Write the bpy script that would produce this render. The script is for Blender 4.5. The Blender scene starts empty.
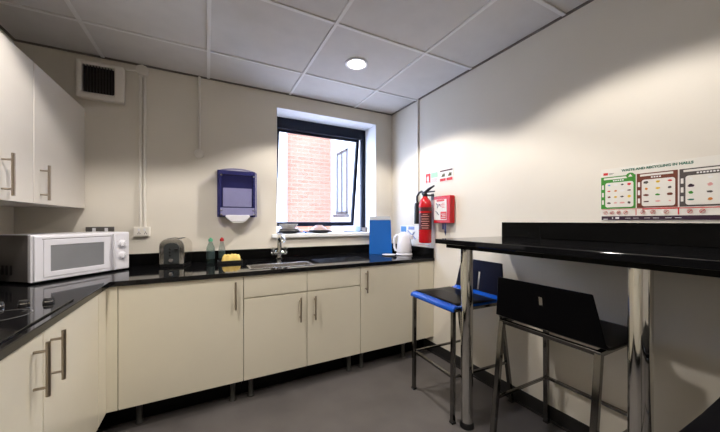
import bpy, bmesh, math, random
from mathutils import Vector, Matrix
random.seed(7)
PI = math.pi
C = bpy.context.scene.collection
scene = bpy.context.scene
S_, C_ = math.sin(math.radians(27.49)), math.cos(math.radians(27.49))
CAMZ = 1.175
D = 2.70      # back wall
W = 1.797     # right wall
LW = -1.10    # left wall
FW = -1.60    # wall behind the camera
H = 2.336     # ceiling
WT = 0.849    # worktop top

# ---------------------------------------------------------------- materials
def mat(name, col, rough=0.5, metal=0.0, noise=0.0, nscale=20.0, bump=0.0, bscale=60.0, emit=None, estr=0.0,
        trans=0.0, ior=1.45, coat=0.0, alpha=1.0, spec=None):
    m = bpy.data.materials.new(name); m.use_nodes = True
    nt = m.node_tree; b = nt.nodes['Principled BSDF']
    b.inputs['Base Color'].default_value = (*col, 1)
    b.inputs['Roughness'].default_value = rough
    b.inputs['Metallic'].default_value = metal
    b.inputs['Transmission Weight'].default_value = trans
    b.inputs['IOR'].default_value = ior
    b.inputs['Coat Weight'].default_value = coat
    b.inputs['Coat Roughness'].default_value = 0.08
    b.inputs['Alpha'].default_value = alpha
    if spec is not None: b.inputs['Specular IOR Level'].default_value = spec
    if emit:
        b.inputs['Emission Color'].default_value = (*emit, 1)
        b.inputs['Emission Strength'].default_value = estr
    tc = nt.nodes.new('ShaderNodeTexCoord')
    if noise > 0:
        n = nt.nodes.new('ShaderNodeTexNoise'); n.inputs['Scale'].default_value = nscale
        n.inputs['Detail'].default_value = 4
        nt.links.new(tc.outputs['Object'], n.inputs['Vector'])
        mr = nt.nodes.new('ShaderNodeMapRange')
        mr.inputs['From Min'].default_value = 0.3; mr.inputs['From Max'].default_value = 0.7
        mr.inputs['To Min'].default_value = 1 - noise; mr.inputs['To Max'].default_value = 1 + noise
        nt.links.new(n.outputs['Fac'], mr.inputs['Value'])
        vm = nt.nodes.new('ShaderNodeVectorMath'); vm.operation = 'SCALE'
        vm.inputs[0].default_value = col
        nt.links.new(mr.outputs['Result'], vm.inputs['Scale'])
        nt.links.new(vm.outputs['Vector'], b.inputs['Base Color'])
    if bump > 0:
        n2 = nt.nodes.new('ShaderNodeTexNoise'); n2.inputs['Scale'].default_value = bscale
        nt.links.new(tc.outputs['Object'], n2.inputs['Vector'])
        bp = nt.nodes.new('ShaderNodeBump'); bp.inputs['Strength'].default_value = bump
        bp.inputs['Distance'].default_value = 0.002
        nt.links.new(n2.outputs['Fac'], bp.inputs['Height'])
        nt.links.new(bp.outputs['Normal'], b.inputs['Normal'])
    return m

M = {}
M['wall'] = mat('cream_wall_paint', (0.74, 0.693, 0.605), 0.6, noise=0.02, nscale=3, bump=0.12, bscale=90)
M['ceil'] = mat('ceiling_tile_board', (0.66, 0.640, 0.62), 0.9, noise=0.03, nscale=9, bump=0.25, bscale=140)
M['grid'] = mat('ceiling_grid_metal', (0.80, 0.79, 0.78), 0.5)
M['floor'] = mat('floor_vinyl', (0.105, 0.096, 0.092), 0.36, noise=0.14, nscale=4, bump=0.1, bscale=200)
M['skirt'] = mat('dark_vinyl_skirting', (0.012, 0.011, 0.011), 0.6)
M['white_trim'] = mat('white_painted_reveal', (0.82, 0.82, 0.82), 0.5)
M['cab'] = mat('cream_gloss_laminate', (0.78, 0.725, 0.585), 0.22, noise=0.015, nscale=5)
M['cabu'] = mat('cream_gloss_laminate_upper', (0.76, 0.72, 0.66), 0.22, noise=0.015, nscale=5)
M['steel_h'] = mat('brushed_bronze_nickel', (0.42, 0.36, 0.29), 0.30, 1.0, noise=0.05, nscale=200)
M['black_top'] = mat('black_gloss_worktop', (0.006, 0.006, 0.007), 0.06, noise=0.5, nscale=350, spec=0.38)
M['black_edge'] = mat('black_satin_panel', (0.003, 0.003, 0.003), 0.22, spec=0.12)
M['chrome'] = mat('polished_chrome', (0.72, 0.72, 0.70), 0.07, 1.0)
M['toast'] = mat('polished_toaster_steel', (0.80, 0.77, 0.72), 0.16, 1.0)
M['steel'] = mat('brushed_steel', (0.60, 0.57, 0.53), 0.25, 1.0, noise=0.06, nscale=120)
M['leg'] = mat('dark_plastic_leg', (0.045, 0.045, 0.042), 0.4)
M['white_pl'] = mat('white_plastic', (0.78, 0.77, 0.81), 0.28)
M['cream_pl'] = mat('cream_plastic', (0.80, 0.76, 0.69), 0.4)
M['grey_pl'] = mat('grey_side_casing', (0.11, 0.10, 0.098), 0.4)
M['dark'] = mat('near_black_plastic', (0.010, 0.010, 0.011), 0.35)
M['darkgrey'] = mat('dark_grey_plastic', (0.045, 0.05, 0.05), 0.3)
M['mwglass'] = mat('microwave_window_mesh', (0.23, 0.235, 0.245), 0.12, noise=0.04, nscale=8)
M['hob'] = mat('black_ceramic_glass', (0.006, 0.006, 0.007), 0.05)
M['ring'] = mat('printed_grey_ring', (0.09, 0.09, 0.09), 0.3)
M['red'] = mat('red_enamel', (0.52, 0.008, 0.013), 0.25)
M['red2'] = mat('red_print', (0.60, 0.03, 0.03), 0.5)
M['blacklabel'] = mat('dark_red_label', (0.07, 0.008, 0.008), 0.35)
M['paper'] = mat('white_paper', (0.80, 0.79, 0.77), 0.7)
M['paperc'] = mat('cream_paper', (0.78, 0.75, 0.68), 0.6)
M['green'] = mat('green_print', (0.045, 0.26, 0.025), 0.5)
M['dgreen'] = mat('dark_green_print', (0.01, 0.14, 0.09), 0.5)
M['pgreen'] = mat('pale_green_print', (0.36, 0.60, 0.42), 0.5)
M['pink'] = mat('pink_print', (0.72, 0.36, 0.33), 0.5)
M['brown'] = mat('brown_print', (0.15, 0.035, 0.015), 0.5)
M['grey'] = mat('grey_print', (0.085, 0.072, 0.066), 0.5)
M['orange'] = mat('orange_print', (0.62, 0.22, 0.04), 0.5)
M['yellowp'] = mat('yellow_print', (0.75, 0.48, 0.03), 0.5)
M['plum'] = mat('plum_print', (0.035, 0.012, 0.03), 0.5)
M['olive'] = mat('dark_olive_print', (0.10, 0.09, 0.04), 0.5)
M['bluep'] = mat('blue_print', (0.10, 0.30, 0.62), 0.5)
M['navy'] = mat('navy_print', (0.02, 0.03, 0.12), 0.5)
M['board'] = mat('blue_board_plastic', (0.002, 0.085, 0.34), 0.5, spec=0.2)
M['boardtop'] = mat('grey_clip_strip', (0.42, 0.44, 0.47), 0.35)
M['seatblue'] = mat('blue_gloss_shell', (0.003, 0.075, 0.45), 0.22)
M['seatblack'] = mat('black_gloss_seat', (0.004, 0.004, 0.005), 0.30, spec=0.06)
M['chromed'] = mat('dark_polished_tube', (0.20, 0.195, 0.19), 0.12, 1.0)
M['navyseat'] = mat('navy_black_backrest', (0.004, 0.006, 0.020), 0.3, spec=0.2)
M['frame'] = mat('navy_black_window_frame', (0.003, 0.006, 0.016), 0.35, spec=0.25)
M['yellow'] = mat('yellow_sponge_cloth', (0.80, 0.58, 0.17), 0.9, noise=0.12, nscale=40, bump=0.6, bscale=90)
M['bottlelab'] = mat('dark_bottle_label', (0.03, 0.05, 0.05), 0.4)
M['capgreen'] = mat('green_cap', (0.10, 0.42, 0.24), 0.35)
M['capred'] = mat('red_cap', (0.42, 0.02, 0.02), 0.35)
M['ceramic'] = mat('white_glazed_ceramic', (0.78, 0.77, 0.75), 0.15)
M['lilac'] = mat('folded_paper_towels', (0.70, 0.69, 0.72), 0.85, noise=0.03, nscale=30)
M['blueback'] = mat('dark_blue_plastic_case', (0.05, 0.055, 0.17), 0.25)
M['lamp'] = mat('lit_lamp_lens', (1, 1, 1), 0.5, emit=(1.0, 0.95, 0.90), estr=14)
M['lampdark'] = mat('lamp_reflector', (0.75, 0.73, 0.70), 0.25, 0.6)

def glassy(name, tint, op, rough=0.05, glosscol=None):
    m = bpy.data.materials.new(name); m.use_nodes = True
    nt = m.node_tree; nt.nodes.clear()
    o = nt.nodes.new('ShaderNodeOutputMaterial'); t = nt.nodes.new('ShaderNodeBsdfTransparent')
    p = nt.nodes.new('ShaderNodeBsdfPrincipled'); mx = nt.nodes.new('ShaderNodeMixShader')
    t.inputs['Color'].default_value = (*tint, 1)
    p.inputs['Base Color'].default_value = (*(glosscol or tint), 1); p.inputs['Roughness'].default_value = rough
    mx.inputs[0].default_value = op
    nt.links.new(t.outputs[0], mx.inputs[1]); nt.links.new(p.outputs[0], mx.inputs[2]); nt.links.new(mx.outputs[0], o.inputs[0])
    return m
M['pane'] = glassy('clear_window_glass', (0.97, 0.985, 1.0), 0.04, 0.02, (0.6, 0.65, 0.7))
M['bluecover'] = glassy('translucent_blue_cover', (0.74, 0.74, 0.92), 0.20, 0.12, (0.06, 0.06, 0.22))
M['clearb'] = glassy('clear_bottle_plastic', (0.80, 0.83, 0.83), 0.15, 0.08, (0.25, 0.27, 0.27))
M['greenb'] = glassy('clear_green_bottle_plastic', (0.74, 0.82, 0.80), 0.16, 0.08, (0.10, 0.16, 0.15))
M['glassm'] = glassy('clear_tumbler_glass', (0.70, 0.78, 0.86), 0.30, 0.03, (0.6, 0.64, 0.66))

def brick_mat():
    m = bpy.data.materials.new('red_brickwork'); m.use_nodes = True
    nt = m.node_tree; b = nt.nodes['Principled BSDF']; b.inputs['Roughness'].default_value = 0.9
    tc = nt.nodes.new('ShaderNodeTexCoord'); mp = nt.nodes.new('ShaderNodeMapping')
    mp.inputs['Rotation'].default_value = (PI / 2, 0, 0)
    br = nt.nodes.new('ShaderNodeTexBrick')
    br.inputs['Color1'].default_value = (0.27, 0.115, 0.065, 1); br.inputs['Color2'].default_value = (0.31, 0.145, 0.085, 1)
    br.inputs['Mortar'].default_value = (0.34, 0.18, 0.115, 1); br.inputs['Scale'].default_value = 1.0
    br.inputs['Brick Width'].default_value = 0.24; br.inputs['Row Height'].default_value = 0.08
    br.inputs['Mortar Size'].default_value = 0.010
    nt.links.new(tc.outputs['Object'], mp.inputs['Vector']); nt.links.new(mp.outputs[0], br.inputs['Vector'])
    nt.links.new(br.outputs['Color'], b.inputs['Base Color'])
    return m
M['brick'] = brick_mat()
M['overexp_w'] = mat('overexposed_masonry', (0.80, 0.78, 0.76), 0.9, noise=0.03, nscale=5)  # overexposure put into the pale colour of pier and wing
M['farwin'] = mat('grey_window_glass', (0.28, 0.31, 0.36), 0.25)

# ---------------------------------------------------------------- mesh helpers
def BM(): return bmesh.new()
def box(bm, x0, x1, y0, y1, z0, z1, mi=0):
    vs = [bm.verts.new((x, y, z)) for x in (x0, x1) for y in (y0, y1) for z in (z0, z1)]
    for f in ((0, 1, 3, 2), (4, 6, 7, 5), (0, 4, 5, 1), (2, 3, 7, 6), (0, 2, 6, 4), (1, 5, 7, 3)):
        fc = bm.faces.new([vs[i] for i in f]); fc.material_index = mi
    return vs
def ring_frame(bm, p, a, b, rx, ry, seg):
    return [bm.verts.new(p + a * (math.cos(2 * PI * i / seg) * rx) + b * (math.sin(2 * PI * i / seg) * ry)) for i in range(seg)]
def cyl(bm, p0, p1, r0, r1=None, seg=20, caps=True):
    p0 = Vector(p0); p1 = Vector(p1); r1 = r0 if r1 is None else r1
    d = (p1 - p0).normalized(); a = d.orthogonal().normalized(); b = d.cross(a)
    A = ring_frame(bm, p0, a, b, r0, r0, seg); B = ring_frame(bm, p1, a, b, r1, r1, seg)
    for i in range(seg):
        bm.faces.new((A[i], A[(i + 1) % seg], B[(i + 1) % seg], B[i]))
    if caps:
        bm.faces.new(A[::-1]); bm.faces.new(B)
def lathe(bm, prof, cx=0, cy=0, seg=28, axis='Z', o=(0, 0, 0), sx=1.0, sy=1.0):
    rings = []
    for r, h in prof:
        ring = []
        for i in range(seg):
            t = 2 * PI * i / seg; u = r * math.cos(t) * sx; v = r * math.sin(t) * sy
            if axis == 'Z': co = (cx + u, cy + v, h)
            elif axis == 'Y': co = (o[0] + u, o[1] + h, o[2] + v)
            else: co = (o[0] + h, o[1] + u, o[2] + v)
            ring.append(bm.verts.new(co))
        rings.append(ring)
    for A, B in zip(rings, rings[1:]):
        for i in range(seg):
            bm.faces.new((A[i], A[(i + 1) % seg], B[(i + 1) % seg], B[i]))
    if prof[0][0] > 1e-5: bm.faces.new(rings[0][::-1])
    if prof[-1][0] > 1e-5: bm.faces.new(rings[-1])
def sweep(bm, pts, r, seg=12, ry=None, close=False, caps=True, square=False):
    pts = [Vector(p) for p in pts]; n = len(pts); ry = ry or r
    t0 = (pts[1] - pts[0]).normalized(); a = t0.orthogonal().normalized()
    if abs(t0.z) < 0.99: a = Vector((0, 0, 1)).cross(t0).normalized()
    rings = []
    for i, p in enumerate(pts):
        if close: t = (pts[(i + 1) % n] - pts[i - 1]).normalized()
        else: t = (pts[min(i + 1, n - 1)] - pts[max(i - 1, 0)]).normalized()
        a = (a - t * a.dot(t)).normalized(); b = t.cross(a)
        rr = r[i] if isinstance(r, (list, tuple)) else r
        r2 = rr if isinstance(r, (list, tuple)) else ry
        rings.append(ring_frame(bm, p, a, b, rr, r2, seg))
    pr = list(zip(rings, rings[1:])) + ([(rings[-1], rings[0])] if close else [])
    for A, B in pr:
        for i in range(seg):
            bm.faces.new((A[i], A[(i + 1) % seg], B[(i + 1) % seg], B[i]))
    if caps and not close:
        bm.faces.new(rings[0][::-1]); bm.faces.new(rings[-1])
def prism(bm, pts, d):
    """extrude closed polygon (list of 3D) by vector d"""
    A = [bm.verts.new(p) for p in pts]; dv = Vector(d)
    B = [bm.verts.new(Vector(p) + dv) for p in pts]; n = len(pts)
    bm.faces.new(A[::-1]); bm.faces.new(B)
    for i in range(n): bm.faces.new((A[i], A[(i + 1) % n], B[(i + 1) % n], B[i]))
def cells(bm, xs, ys, keep, z0, z1):
    V = {}
    def v(i, j, z):
        k = (i, j, z)
        if k not in V: V[k] = bm.verts.new((xs[i], ys[j], z))
        return V[k]
    K = lambda i, j: 0 <= i < len(xs) - 1 and 0 <= j < len(ys) - 1 and keep(i, j)
    for i in range(len(xs) - 1):
        for j in range(len(ys) - 1):
            if not K(i, j): continue
            bm.faces.new((v(i, j, z1), v(i + 1, j, z1), v(i + 1, j + 1, z1), v(i, j + 1, z1)))
            bm.faces.new((v(i, j, z0), v(i, j + 1, z0), v(i + 1, j + 1, z0), v(i + 1, j, z0)))
            if not K(i - 1, j): bm.faces.new((v(i, j, z0), v(i, j, z1), v(i, j + 1, z1), v(i, j + 1, z0)))
            if not K(i + 1, j): bm.faces.new((v(i + 1, j, z0), v(i + 1, j + 1, z0), v(i + 1, j + 1, z1), v(i + 1, j, z1)))
            if not K(i, j - 1): bm.faces.new((v(i, j, z0), v(i + 1, j, z0), v(i + 1, j, z1), v(i, j, z1)))
            if not K(i, j + 1): bm.faces.new((v(i, j + 1, z0), v(i, j + 1, z1), v(i + 1, j + 1, z1), v(i + 1, j + 1, z0)))

ROOT = {}
def obj(name, bm, m, parent=None, world=True, bevel=0.0, smooth=False, seg=2, label=None):
    me = bpy.data.meshes.new(name)
    bmesh.ops.recalc_face_normals(bm, faces=bm.faces)
    if parent is not None and world:
        r = parent
        while r.parent: r = r.parent
        bmesh.ops.translate(bm, verts=bm.verts, vec=-Vector(r.location))
    bm.to_mesh(me); bm.free()
    o = bpy.data.objects.new(name, me); C.objects.link(o)
    for mm in (m if isinstance(m, (list, tuple)) else [m]): me.materials.append(mm)
    if parent: o.parent = parent
    if smooth:
        for p in me.polygons: p.use_smooth = True
        if hasattr(me, 'set_sharp_from_angle'): me.set_sharp_from_angle(angle=math.radians(40))
    if bevel:
        b = o.modifiers.new('bevel', 'BEVEL'); b.width = bevel; b.segments = seg; b.limit_method = 'ANGLE'
        b.angle_limit = math.radians(35); b.harden_normals = False
    if label: o['label'] = label
    return o
def tag(o, label, cat, group=None):
    o['label'] = label; o['category'] = cat
    if group: o['group'] = group
    return o
def thing(name, label, cat, loc=(0, 0, 0), rz=0.0, group=None):
    o = bpy.data.objects.new(name, None); C.objects.link(o); o.empty_display_size = 0.05
    o.location = loc; o.rotation_euler = (0, 0, rz)
    return tag(o, label, cat, group)
def struct(name, bm, m, parent=None, **k):
    o = obj(name, bm, m, parent, **k)
    if parent is None: o['kind'] = 'structure'
    return o
def text(name, s, size, M4, m, parent, ext=0.0004):
    cu = bpy.data.curves.new('t', 'FONT'); cu.body = s; cu.size = size; cu.extrude = ext; cu.offset = 0.0005
    cu.align_x = 'LEFT'; cu.align_y = 'CENTER'
    t = bpy.data.objects.new('t', cu); C.objects.link(t)
    bpy.context.view_layer.update()
    me = bpy.data.meshes.new_from_object(t.evaluated_get(bpy.context.evaluated_depsgraph_get()))
    bpy.data.objects.remove(t); me.transform(M4)
    r = parent
    while r.parent: r = r.parent
    me.transform(Matrix.Translation(-Vector(r.location)))
    me.materials.clear(); me.materials.append(m)
    o = bpy.data.objects.new(name, me); C.objects.link(o); o.parent = parent
    return o
# frame for things on the right wall: text x -> -Y, y -> +Z, normal -> -X
def RWm(x, y, z):
    return Matrix(((0, 0, -1, x), (-1, 0, 0, y), (0, 1, 0, z), (0, 0, 0, 1)))
# frame for the back wall facing -Y: x -> +X, y -> +Z, normal -> -Y
def BWm(x, y, z):
    return Matrix(((1, 0, 0, x), (0, 0, -1, y), (0, 1, 0, z), (0, 0, 0, 1)))

# ---------------------------------------------------------------- the room
bm = BM(); box(bm, LW - 0.3, W + 0.3, FW - 0.3, D + 0.25, -0.1, 0.0); struct('floor', bm, M['floor'])
bm = BM(); box(bm, LW - 0.3, LW, FW - 0.3, D + 0.28, 0, H + 0.1); struct('wall_left', bm, M['wall'])
bm = BM(); box(bm, W, W + 0.3, FW - 0.3, D + 0.28, 0, H + 0.1); struct('wall_right', bm, M['wall'])
bm = BM(); box(bm, LW, W, FW - 0.3, FW, 0, H + 0.1); struct('wall_front', bm, M['wall'])
WX0, WX1, WZ0, WZ1 = 0.556, 1.597, 1.025, 2.203
bm = BM()
V_ = [LW, WX0, WX1, W]; Zs = [0, WZ0, WZ1, H + 0.1]
cells(bm, V_, Zs, lambda i, j: not (i == 1 and j == 1), 0, 0.28)
for v in bm.verts: v.co = Vector((v.co.x, D + v.co.z, v.co.y))
wb = struct('wall_back', bm, M['wall'])
# ceiling: board + tiles slightly dished between grid bars
gx = [-0.655, 0.010, 0.675, 1.340]; gy = [-1.05, -0.387, 0.276, 0.939, 1.600, 2.262]
L1 = (0.99, 1.945)
bm = BM(); box(bm, LW, W, FW, D, H + 0.004, H + 0.10)
ce = struct('ceiling', bm, M['ceil'])
bm = BM()
for x in gx: box(bm, x - 0.011, x + 0.011, FW, D, H - 0.004, H + 0.004)
for y in gy: box(bm, LW, W, y - 0.011, y + 0.011, H - 0.0035, H + 0.004)
obj('ceiling_grid', bm, M['grid'], ce, world=False, bevel=0.002)
bm = BM()
box(bm, LW, W, D - 0.012, D, H - 0.006, H + 0.004); box(bm, W - 0.012, W, FW, D - 0.012, H - 0.006, H + 0.004)
box(bm, LW, LW + 0.012, FW, D - 0.012, H - 0.006, H + 0.004)
o = obj('trim_1', bm, mat('shadow_gap_trim', (0.16, 0.14, 0.125), 0.6)); o['kind'] = 'structure'
# skirtings
bm = BM(); box(bm, W - 0.009, W, FW, D, 0, 0.088); box(bm, W - 0.022, W - 0.009, FW, D, 0, 0.012)
struct('baseboard_right', bm, M['skirt'], bevel=0.003)
bm = BM(); box(bm, LW, W - 0.03, D - 0.009, D, 0, 0.088); struct('baseboard_back', bm, M['skirt'], bevel=0.003)
bm = BM(); box(bm, LW, W - 0.03, FW, FW + 0.009, 0, 0.088); struct('baseboard_front', bm, M['skirt'], bevel=0.003)

# window
win = bpy.data.objects.new('window_1', None); C.objects.link(win); win.location = (1.08, 2.95, WZ0); win['kind'] = 'structure'
FY0, FY1 = 2.93, 2.98
bm = BM()
box(bm, WX0, WX1, FY0, FY1, 2.092, WZ1); box(bm, WX0, WX1, FY0, FY1, WZ0, 1.066)
box(bm, WX0, WX0 + 0.05, FY0, FY1, 1.066, 2.092); box(bm, WX1 - 0.05, WX1, FY0, FY1, 1.066, 2.092)
fr = obj('window_frame', bm, M['frame'], win, bevel=0.004)
bm = BM()  # white lining of the reveal
box(bm, WX1 - 0.004, WX1, D - 0.002, FY0, WZ0, WZ1); box(bm, WX0, WX0 + 0.004, D - 0.002, FY0, WZ0, WZ1)
box(bm, WX0, WX1, D - 0.002, FY0, WZ1 - 0.004, WZ1)
obj('reveal_lining', bm, M['white_trim'], win)
bm = BM(); box(bm, WX0 - 0.045, WX1 + 0.03, D - 0.035, D, 1.024, 1.056); box(bm, WX0 + 0.004, WX1 - 0.004, D, FY0, 1.024, 1.056)
obj('window_sill', bm, M['white_trim'], win, bevel=0.004)
# opened (top hung) sash
sx0, sx1, hz, L = WX0 + 0.052, WX1 - 0.052, 2.125, 1.02
ang = math.radians(8.5)
def sashpt(x, s, t): # s down the sash, t outward
    return (x, 2.975 + math.sin(ang) * s + math.cos(ang) * t, hz - math.cos(ang) * s + math.sin(ang) * t)
def sbox(bm, x0, x1, s0, s1, t0, t1):
    vs = box(bm, x0, x1, 0, 1, 0, 1)
    k = 0
    for x in (x0, x1):
        for t in (t0, t1):
            for s in (s1, s0):
                vs[k].co = Vector(sashpt(x, s, t)); k += 1
bm = BM()
sbox(bm, sx0, sx1, 0, 0.055, 0, 0.04); sbox(bm, sx0, sx1, L - 0.045, L, 0, 0.04)
sbox(bm, sx0, sx0 + 0.035, 0.055, L - 0.045, 0, 0.04); sbox(bm, sx1 - 0.035, sx1, 0.055, L - 0.045, 0, 0.04)
sash = obj('opening_sash', bm, M['frame'], win, bevel=0.003)
bm = BM(); sbox(bm, sx0 + 0.035, sx1 - 0.035, 0.055, L - 0.045, 0.015, 0.021); obj('glass_pane', bm, M['pane'], sash)
bm = BM(); sweep(bm, [(sx1 + 0.003, 2.955, 1.60), (sx1 - 0.001, *sashpt(0, 0.60, 0.02)[1:])], 0.006, 8)
obj('stay_arm', bm, M['steel'], sash)

# ---------------------------------------------------------------- outside the window
g = thing('neighbouring_building', 'red brick building with overexposed pale pier and wing seen through the window', 'building', (1.9, 6.0, -3.0))
bm = BM(); box(bm, 1.40, 2.50, 6.0, 6.3, -3, 4.6); obj('brick_wall', bm, M['brick'], g)
bm = BM(); box(bm, -2.0, 1.42, 5.9, 6.3, -3, 4.6); obj('pale_pier', bm, M['overexp_w'], g)
bm = BM(); box(bm, 2.48, 2.8, 2.9, 6.3, -3, 4.6); wing = obj('pale_wing', bm, M['overexp_w'], g)
bm = BM(); box(bm, 2.40, 2.48, 5.88, 6.0, -3, 4.6)
obj('corner_downpipe', bm, M['overexp_w'], g, bevel=0.02)
for k in range(2):
    z0 = 1.32 + k * 1.9
    bm = BM()
    y0, y1 = 5.28, 5.82
    box(bm, 2.455, 2.48, y0, y1, z0, z0 + 0.05); box(bm, 2.455, 2.48, y0, y1, z0 + 1.25, z0 + 1.3)
    box(bm, 2.455, 2.48, y0, y0 + 0.05, z0, z0 + 1.3); box(bm, 2.455, 2.48, y1 - 0.05, y1, z0, z0 + 1.3)
    box(bm, 2.455, 2.48, (y0 + y1) / 2 - 0.02, (y0 + y1) / 2 + 0.02, z0, z0 + 1.3)
    wf = obj('window', bm, M['farwin'] if False else M['grey'], g)
    bm = BM(); box(bm, 2.470, 2.479, y0 + 0.05, y1 - 0.05, z0 + 0.05, z0 + 1.25); obj('pane', bm, M['farwin'], wf)
    bm = BM(); box(bm, 2.40, 2.48, y0 - 0.06, y1 + 0.06, z0 - 0.07, z0 - 0.01); obj('stone_sill', bm, M['grey'], wf)
bm = BM(); box(bm, -12, 14, 2.99, 16, -3.3, -3.0)
o = struct('trim_2', bm, mat('courtyard_paving', (0.42, 0.40, 0.38), 0.9, noise=0.1, nscale=3))

# ---------------------------------------------------------------- kitchen cabinets
def vhandle_y(parent, x, z0, z1, yf):      # bar handle on a face looking to -Y
    y = yf - 0.034
    bm = BM(); cyl(bm, (x, y, z0), (x, y, z1), 0.0065, seg=16)
    for z in (z0 + 0.028, z1 - 0.028): cyl(bm, (x, y, z), (x, yf + 0.001, z), 0.0045, seg=12)
    obj('handle', bm, M['steel_h'], parent, smooth=True, label='brushed metal bar handle')
def vhandle_x(parent, y, z0, z1, xf):      # bar handle on a face looking to +X
    x = xf + 0.034
    bm = BM(); cyl(bm, (x, y, z0), (x, y, z1), 0.0065, seg=16)
    for z in (z0 + 0.028, z1 - 0.028): cyl(bm, (x, y, z), (xf - 0.001, y, z), 0.0045, seg=12)
    obj('handle', bm, M['steel_h'], parent, smooth=True, label='brushed metal bar handle')
FYc, FXc = 2.027, -0.480      # door faces
BZ0, BZ1 = 0.1445, 0.8205
def leg_set(parent, pts):
    for x, y in pts:
        bm = BM(); lathe(bm, [(0.022, 0), (0.024, 0.006), (0.017, 0.014), (0.015, 0.10), (0.018, 0.128), (0.024, 0.1445)], x, y, 16)
        obj('leg', bm, M['leg'], parent, smooth=True)
g_ = 0.0020
def kick_shade(parent, x0, x1, y0, y1):  # black sheet added behind the legs to darken the space under the units
    bm = BM(); box(bm, x0, x1, y0, y1, 0.001, BZ0); obj('kick_shade', bm, M['black_edge'], parent, label='black sheet added behind the legs for the shade under the cabinet')
# right-hand unit of the back run
def carc(bm, x0, x1, y0, y1): box(bm, x0, x1, y0, y1, BZ0 + 0.001, WT - 0.030)
t = thing('base_cabinet', 'cream base cabinet at the right end of the back run, handle at top left', 'cabinet', (1.42, 2.34, 0), group='cream base cabinets')
bm = BM(); carc(bm, 1.060, 1.795, 2.046, 2.60); obj('body', bm, M['cab'], t)
bm = BM(); box(bm, 1.059 + g_, 1.632 - g_, FYc, 2.045, BZ0, BZ1); d = obj('door', bm, M['cab'], t, bevel=0.0015)
vhandle_y(d, 1.105, 0.617, 0.790, FYc)
bm = BM(); box(bm, 1.632 + g_, 1.795, FYc, 2.045, BZ0, BZ1); obj('filler_panel', bm, M['cab'], t, bevel=0.0015)
leg_set(t, [(1.103, 2.10), (1.51, 2.095), (1.10, 2.5), (1.74, 2.5)])
kick_shade(t, 1.061, 1.784, 2.15, 2.165)
# sink unit
t = thing('base_cabinet', 'cream sink cabinet with two drawer fronts above two doors', 'cabinet', (0.633, 2.34, 0), group='cream base cabinets')
bm = BM(); carc(bm, 0.210, 1.058, 2.046, 2.075); box(bm, 0.210, 0.228, 2.075, 2.60, BZ0 + 0.001, WT - 0.030); box(bm, 1.040, 1.058, 2.075, 2.60, BZ0 + 0.001, WT - 0.030)
box(bm, 0.228, 1.040, 2.075, 2.60, BZ0 + 0.001, BZ0 + 0.02); box(bm, 0.228, 1.040, 2.58, 2.60, BZ0 + 0.02, WT - 0.030)
obj('body', bm, [M['cab']], t)
mid = 0.631
for x0, x1 in ((0.209, mid), (mid, 1.058)):
    bm = BM(); box(bm, x0 + g_, x1 - g_, FYc, 2.045, 0.678, BZ1); obj('drawer_front', bm, M['cab'], t, bevel=0.0015)
    bm = BM(); box(bm, x0 + g_, x1 - g_, FYc, 2.045, BZ0, 0.670); d = obj('door', bm, M['cab'], t, bevel=0.0015)
    vhandle_y(d, 0.578 if x0 < 0.3 else 0.684, 0.474, 0.643, FYc)
leg_set(t, [(0.262, 2.10), (0.99, 2.095), (0.26, 2.5), (1.0, 2.5)])
kick_shade(t, 0.211, 1.057, 2.15, 2.165)
# corner unit
t = thing('base_cabinet', 'wide cream corner cabinet under the toaster, one broad door with handle top right', 'cabinet', (-0.2, 2.34, 0), group='cream base cabinets')
bm = BM(); carc(bm, -0.429, 0.208, 2.046, 2.60); carc(bm, -1.05, -0.499, 1.903, 2.60); carc(bm, -0.499, -0.429, 2.046, 2.60)
obj('body', bm, M['cab'], t)
bm = BM(); box(bm, -0.430 + g_, 0.209 - g_, FYc, 2.045, BZ0, BZ1); d = obj('door', bm, M['cab'], t, bevel=0.0015)
vhandle_y(d, 0.159, 0.617, 0.790, FYc)
bm = BM(); box(bm, -0.480, -0.430 - g_, FYc, 2.045, BZ0, BZ1); box(bm, -0.498, -0.480, 1.903 + g_, 2.045, BZ0, BZ1)
obj('filler_panel', bm, M['cab'], t, bevel=0.001)
leg_set(t, [(0.150, 2.10), (-0.35, 2.12), (0.15, 2.5), (-1.0, 2.5), (-1.0, 1.95), (-0.58, 1.97)])
kick_shade(t, -0.615, 0.207, 2.15, 2.165)
# left run: two-door unit and one more nearer unit
for (y0, y1, doors, lab) in ((0.790, 1.903, ((0.790, 1.345, 1.282), (1.345, 1.903, 1.396)), 'cream base cabinet under the hob with two doors and paired bar handles'),
                             (-0.30, 0.788, ((-0.30, 0.245, 0.18), (0.245, 0.788, 0.31)), 'cream base cabinet on the left run, nearest the camera')):
    t = thing('base_cabinet', lab, 'cabinet', (-0.77, (y0 + y1) / 2, 0), group='cream base cabinets')
    bm = BM(); carc(bm, -1.05, -0.499, y0 + 0.001, y1 - 0.001); obj('body', bm, M['cab'], t)
    for a, b, hy in doors:
        bm = BM(); box(bm, -0.498, FXc, a + g_, b - g_, BZ0, BZ1); d = obj('door', bm, M['cab'], t, bevel=0.0015)
        vhandle_x(d, hy, 0.620, 0.792, FXc)
    kick_shade(t, -0.63, -0.615, y0 + 0.001, y1 - 0.001)
    leg_set(t, [(-0.55, y0 + 0.06), (-0.55, y1 - 0.06), (-1.0, y0 + 0.06), (-1.0, y1 - 0.06)])
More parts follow.
